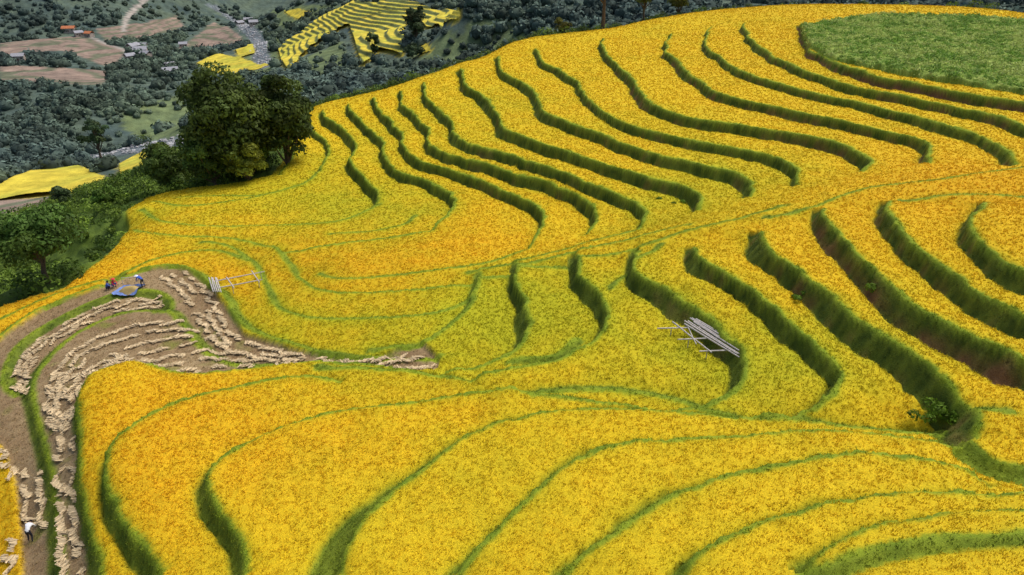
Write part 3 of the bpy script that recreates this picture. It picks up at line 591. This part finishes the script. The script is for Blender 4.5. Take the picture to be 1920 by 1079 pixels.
# ---------------------------------------------------------------- straw rows
def rows(A_,B_,n):
    a=crom(A_,8);b=crom(B_,8)
    def rs(c,m):
        s=np.concatenate([[0],np.cumsum(np.linalg.norm(np.diff(c,axis=0),axis=1))]); t=np.linspace(0,s[-1],m); return np.stack([np.interp(t,s,c[:,0]),np.interp(t,s,c[:,1])],1)
    m=max(len(a),len(b)); a=rs(a,m);b=rs(b,m)
    return [a*(1-t)+b*t for t in np.linspace(.1,.9,n)]
RW=rows([(300,522),(345,562),(372,602),(420,655),(520,675),(640,684),(815,690)],[(350,514),(388,545),(415,590),(450,637),(560,664),(690,674),(795,652)],3)
RW+=rows([(300,558),(200,568),(120,607),(50,657),(22,705),(30,730)],[(305,573),(230,583),(150,612),(85,655),(52,700),(50,740)],3)
RW+=rows([(320,602),(240,603),(160,635),(110,680),(85,740),(95,800)],[(540,693),(350,700),(280,682),(200,690),(155,730),(128,800)],7)
RW+=rows([(40,880),(48,985)],[(75,880),(80,985)],2)+rows([(112,800),(108,900),(112,1078)],[(140,800),(135,900),(145,1078)],2)+rows([(0,850),(25,900)],[(10,850),(32,890)],1)+rows([(22,1020),(20,1078)],[(45,1010),(45,1078)],1)
r=np.random.default_rng(90); SV=[];SF=[];SCc=[];o=0
for q in RW:
    w=march(q)[:,:2]; S,t,LN=resample(w,.12); Tn=np.gradient(S,axis=0); Tn/=np.linalg.norm(Tn,axis=1)[:,None]+1e-9; Nn=np.stack([-Tn[:,1],Tn[:,0]],1)
    ph=r.uniform(0,9); lat=.28*np.sin(t*2.3+ph)*(.5+.5*np.sin(t*.6+ph*2))+.30*((t*.42+ph)%1-.5); gap=vn(t,t*0+ph*9,1.2,91)>.34
    for k in range(len(S)):
        if not gap[k]: continue
        c_=S[k]+Nn[k]*lat[k]; z0=float(zat(c_[0],c_[1]))
        ang=math.atan2(Tn[k][1],Tn[k][0])+ (1.0 if math.sin(t[k]*1.3+ph)>0 else -.8)
        for j in range(6):
            a=ang+r.normal()*.22; Lh=r.uniform(.15,.31); wd=r.uniform(.018,.036); d=np.array([math.cos(a),math.sin(a),r.normal()*.12]); s=np.array([-math.sin(a),math.cos(a),r.normal()*.35]); cc=np.array([c_[0]+r.normal()*.05,c_[1]+r.normal()*.05,z0+.08+r.random()*.14])
            SV+=[cc-d*Lh-s*wd,cc-d*Lh+s*wd,cc+d*Lh+s*wd*1.6,cc+d*Lh-s*wd*1.6]; SF.append([o,o+1,o+2,o+3]); o+=4
            cl=np.array([.80,.62,.36])*r.uniform(.65,1.1); SCc+=[cl*.9,cl*.9,cl,cl]
mk('cut_rice_straw',np.array(SV),np.array(SF),np.array(SCc),mat_attr('straw',6,.2,.8)); print('straw',len(SF),time.time()-T0)
x,y=scatter((hs>.7),lambda d:14+0*d,12,60000); V1,F1,C1=blades(np.stack([x,y,zat(x,y)-.03],1),np.array([[.42,.30,.14]])*r.uniform(.6,1.3,(len(x),1)),4,np.full(len(x),.13),.018,.5,.2,13)
mk('rice_stubble',V1,F1,C1,M_grass)
# ---------------------------------------------------------------- bamboo racks
def pw(u,v,h):
    w=march([(u,v)])[0]; return np.array([w[0],w[1],float(zgr(w[0],w[1]))+h])
def pole(a,b,r_=.05):
    m=(a+b)/2+np.array([0,0,random.uniform(-.03,.03)]); return tube([a,m,b],[r_,r_*.92,r_*.8],8)
def rack2():
    c=pw(1315,655,0); zt=c[2]+1.45; o=np.array([c[0]+.9,c[1]+.4,zt]); e=empty('bamboo_rack',tuple(np.array([o[0],o[1],c[2]]))); org=np.array([o[0],o[1],c[2]])
    ex=np.array([.52,-.85,0]); L_=6.4; tb=[]
    for i in range(7):
        off=np.array([.24*i-.35,.10*i,.06*(i%2)+random.uniform(0,.08)]); j=random.uniform(-.5,.5); k2=random.uniform(-.12,.12)
        tb.append(tube([np.array([-k2,0,1.52])+off-ex*(L_/2+j),np.array([0,0,1.50])+off,np.array([k2,0,1.52])+off+ex*(L_/2-j)],[.075,.07,.055],8))
    tubes_obj('plank_poles',tb,M_bam,e)
    tb=[]
    for k,t in enumerate((-2.2,0,2.2)):
        p=ex*t; tb.append(pole(p+np.array([1.6,.25,1.40]),p+np.array([-3.3+.3*k,-.1,1.40+.05]),.07))
    tb.append(pole(-ex*3+np.array([-1.3,.3,1.50]),ex*2.9+np.array([-2.1,.2,1.52]),.07))
    tb.append(pole(-ex*2+np.array([-.6,.3,1.47]),ex*1.5+np.array([-2.4,.2,1.58]),.05))
    tubes_obj('cross_poles',tb,M_bam,e); tb=[]
    for t in (-2.2,0,2.2):
        for a in (1.3,-2.0):
            p=ex*t+np.array([a,0,0]); gz=float(zgr(org[0]+p[0],org[1]+p[1]))-org[2]; tb.append(pole(p+np.array([0,0,gz-.2]),p+np.array([0,0,1.42]),.05))
    tubes_obj('legs',tb,M_bam,e)
rack2()
def rack1():
    c=pw(428,560,0); e=empty('bamboo_rack',tuple(c)); ex=np.array([.45,-.85,0]); ex/=np.linalg.norm(ex); tb=[]
    for i in range(5):
        off=np.array([-1.0-.22*i,.6+.02*i,.04*(i%2)]); tb.append(tube([off-ex*1.9+np.array([.1*(i%2),0,1.35]),off+np.array([0,0,1.33]),off+ex*1.9+np.array([0,0,1.35])],[.065,.065,.05],8))
    tubes_obj('plank_poles',tb,M_bam,e); tb=[]
    tb.append(pole(np.array([-1.9,1.6,1.28]),np.array([3.0,3.9,1.35]),.07)); tb.append(pole(np.array([-1.5,-.2,1.28]),np.array([3.4,1.9,1.35]),.07))
    tb.append(pole(np.array([1.5,4.0,1.38]),np.array([3.3,1.2,1.38]),.07)); tb.append(pole(np.array([-.8,2.4,1.38]),np.array([1.0,-.2,1.38]),.07))
    tubes_obj('cross_poles',tb,M_bam,e); tb=[]
    for p in ([-1.6,1.7],[-1.2,-.1],[2.6,3.7],[3.0,1.7],[.4,.7]):
        gz=float(zgr(c[0]+p[0],c[1]+p[1]))-c[2]; tb.append(pole(np.array([p[0],p[1],gz-.2]),np.array([p[0],p[1],1.3]),.045))
    tubes_obj('legs',tb,M_bam,e)
rack1()
# ---------------------------------------------------------------- people
M_skin=mat_flat('skin',(.36,.21,.13),.1,10); M_hair=mat_flat('hair',(.02,.015,.012),.2,20); M_lip=mat_flat('lips',(.3,.1,.08))
def person(name,loc,rot,pose,shirt,pants,hat=None):
    e=empty(name,loc); e.rotation_euler=(0,0,rot); e.scale=(1.08,1.08,1.08)
    if pose=='bend':
        J=dict(pel=(0,0,.86),ab=(.12,0,1.0),ch=(.36,0,1.12),nk=(.54,0,1.14),hd=(.68,0,1.10),
          sl=(.42,.19,1.1),el=(.50,.24,.82),wl=(.66,.18,.60),sr=(.42,-.19,1.1),er=(.52,-.24,.84),wr=(.70,-.16,.62),
          hl=(0,.1,.84),kl=(.10,.13,.46),al=(0,.14,.08),tl=(.17,.16,.03),hr=(0,-.1,.84),kr=(.06,-.13,.46),ar=(-.12,-.14,.08),tr=(.05,-.16,.03))
    else:
        J=dict(pel=(0,0,.30),ab=(.05,0,.45),ch=(.14,0,.66),nk=(.19,0,.80),hd=(.24,0,.92),
          sl=(.15,.19,.72),el=(.30,.24,.52),wl=(.48,.14,.42),sr=(.15,-.19,.72),er=(.32,-.24,.54),wr=(.50,-.12,.40),
          hl=(0,.11,.28),kl=(.36,.16,.46),al=(.12,.15,.08),tl=(.30,.17,.03),hr=(0,-.11,.28),kr=(.38,-.16,.44),ar=(.14,-.15,.08),tr=(.32,-.17,.03))
    ed=[('pel','ab','s'),('ab','ch','s'),('ch','nk','s'),('nk','hd','k'),('ch','sl','s'),('sl','el','s'),('el','wl','s'),('ch','sr','s'),('sr','er','s'),('er','wr','s'),
        ('pel','hl','p'),('hl','kl','p'),('kl','al','p'),('al','tl','k'),('pel','hr','p'),('hr','kr','p'),('kr','ar','p'),('ar','tr','k')]
    names=list(J); rad={'pel':.14,'ab':.13,'ch':.15,'nk':.055,'hd':.10,'sl':.07,'el':.05,'wl':.03,'sr':.07,'er':.05,'wr':.03,'hl':.1,'kl':.065,'al':.042,'tl':.035,'hr':.1,'kr':.065,'ar':.042,'tr':.035}
    vs=[J[k] for k in names]; es=[(names.index(a),names.index(b)) for a,b,*_ in ed]; rr=[rad[k] for k in names]
    for w_,el_ in (('wl','el'),('wr','er')):
        wv=Vector(J[w_]); d=(wv-Vector(J[el_])).normalized(); sd=Vector((0,1,0)); palm=wv+d*.07; vs.append(tuple(palm)); rr.append(.028); pi=len(vs)-1; es.append((names.index(w_),pi))
        for k in range(5):
            oo=(k-1.7)*.019; ln_=[.05,.075,.085,.078,.06][k]; st=palm+sd*oo; a=st+d*ln_*.5; b=st+d*ln_+Vector((0,0,-.02))
            vs+= [tuple(a),tuple(b)]; rr+=[.010,.008]; es+=[(pi,len(vs)-2),(len(vs)-2,len(vs)-1)]
    me=bpy.data.meshes.new('sk'); me.from_pydata(vs,es,[]); ob=bpy.data.objects.new('sk',me); bpy.context.scene.collection.objects.link(ob)
    m=ob.modifiers.new('s','SKIN'); ob.modifiers.new('u','SUBSURF').levels=1
    for i,v in enumerate(me.skin_vertices[0].data): v.radius=(rr[i],rr[i]); v.use_root=(i==0)
    dg=bpy.context.evaluated_depsgraph_get(); nm=bpy.data.meshes.new_from_object(ob.evaluated_get(dg)); bpy.data.objects.remove(ob)
    nm.materials.clear()
    for mm in (shirt,pants,M_skin): nm.materials.append(mm)
    mi={'s':0,'p':1,'k':2}
    segs=[(Vector(J[a]),Vector(J[b]),mi[c],) for a,b,c,*_ in ed]
    for p in nm.polygons:
        best=9;bi=0
        for a,b,k in segs:
            t=max(0,min(1,(p.center-a).dot(b-a)/((b-a).length_squared))); dd=(p.center-(a+(b-a)*t)).length
            if dd<best: best=dd;bi=k
        for w_ in('wl','wr'):
            if (p.center-Vector(J[w_])).length<.11 and p.center.z<J[w_][2]+.02: bi=2
        p.material_index=bi; p.use_smooth=True
    o=bpy.data.objects.new('body',nm); bpy.context.scene.collection.objects.link(o); o.parent=e
    h=Vector(J['hd'])
    V_=iv*np.array([.105,.09,.12])+np.array([h.x-.015,0,h.z+.035]); mk('hair',V_,ifc,None,M_hair,True,e)
    for y_ in (-.035,.035):
        V_=iv*.012+np.array([h.x+.093,y_,h.z+.01]); mk('eye',V_,ifc,None,M_hair,True,e)
        V_=iv*np.array([.012,.01,.03])+np.array([h.x,y_*2.9,h.z]); mk('ear',V_,ifc,None,M_skin,True,e)
    V_=iv*np.array([.022,.014,.022])+np.array([h.x+.105,0,h.z-.015]); mk('nose',V_,ifc,None,M_skin,True,e)
    V_=iv*np.array([.008,.025,.007])+np.array([h.x+.095,0,h.z-.05]); mk('mouth',V_,ifc,None,M_lip,True,e)
    if hat is not None:
        tb=[tube([np.array([h.x,0,h.z+.07]),np.array([h.x,0,h.z+.20])],[.22,.02],20)]; tubes_obj('hat',tb,hat,e)
    return e
M_red=mat_flat('red_cloth',(.65,.05,.06),.2,8);M_blue=mat_flat('blue_cloth',(.06,.12,.48),.2,8);M_white=mat_flat('white_cloth',(.80,.80,.80),.05,8);M_blk=mat_flat('dark_cloth',(.03,.03,.04),.2,8);M_tarp=mat_flat('blue_tarp',(.16,.24,.50),.25,3)
def pl(u,v): w=march([(u,v)])[0]; return (w[0],w[1],float(zat(w[0],w[1])))
person('farmer',pl(214,542),-.4,'crouch',M_red,M_blue,M_red)
person('farmer',pl(202,548),.5,'crouch',M_blue,M_blk)
person('farmer',pl(270,540),2.8,'bend',M_blue,M_blk,M_white)
person('farmer',pl(56,1008),1.7,'bend',M_white,M_blk)
c=pl(243,548); e=empty('harvest_tarp',(c[0],c[1],c[2]+.08)); nn=14
g_=np.linspace(-1,1,nn); GX,GY=np.meshgrid(g_,g_,indexing='ij'); GXw=GX*1.25+GY*.2;GYw=GY*1.0; gzz=np.array([[float(zat(c[0]+a,c[1]+b)) for a,b in zip(ra,rb)] for ra,rb in zip(GXw,GYw)])-c[2]
ZZ=gzz+.03+.18*np.clip(np.maximum(abs(GX),abs(GY))-.8,0,1)/.2+rng.normal(0,.03,GX.shape)
mk('tarp_sheet',np.stack([GXw,GYw,ZZ],-1).reshape(-1,3),gridfaces(nn,nn),None,M_tarp,True,e)
PZ=gzz+.10+.35*np.clip(1-(GX**2+GY**2)*1.1,-.25,1); mk('grain_pile',np.stack([GXw*.8,GYw*.8,PZ],-1).reshape(-1,3),gridfaces(nn,nn),None,mat_flat('grain',(.45,.33,.12),.3,20),True,e)
tb=[pole(np.array([a,b,0]),np.array([a,b,1.0]),.03) for a,b in((-1.1,1.0),(1.3,1.0))]+[pole(np.array([-1.1,1.0,1.0]),np.array([1.3,1.0,1.0]),.03)]; tubes_obj('frame_poles',tb,M_bam,e)
# ---------------------------------------------------------------- light, sky, camera
sd=Vector((.42,.25,.90)).normalized(); el=math.asin(sd.z); az=math.atan2(sd.x,sd.y)
s=bpy.data.lights.new('sun','SUN'); s.energy=2.15; s.angle=math.radians(32); s.color=(1,.97,.93); so=bpy.data.objects.new('sun',s); so.rotation_euler=sd.to_track_quat('Z','Y').to_euler(); bpy.context.scene.collection.objects.link(so)
wd=bpy.data.worlds.new('World'); bpy.context.scene.world=wd; wd.use_nodes=True; nt=wd.node_tree; bg=nt.nodes['Background']; sk=nt.nodes.new('ShaderNodeTexSky'); sk.sky_type='NISHITA'; sk.sun_disc=False; sk.sun_elevation=el; sk.sun_rotation=az; sk.dust_density=4; sk.air_density=.8; nt.links.new(sk.outputs[0],bg.inputs[0]); bg.inputs[1].default_value=.15
cam=bpy.data.cameras.new('camera'); cam.sensor_width=36; cam.lens=36*F/1920; cam.clip_end=6000; co=bpy.data.objects.new('camera',cam); co.location=(0,0,CZ); co.rotation_euler=(math.radians(90)-PITCH,0,0); bpy.context.scene.collection.objects.link(co); bpy.context.scene.camera=co
vs=bpy.context.scene.view_settings; vs.view_transform='Standard'; vs.look='None'; vs.exposure=0
print('done',time.time()-T0)
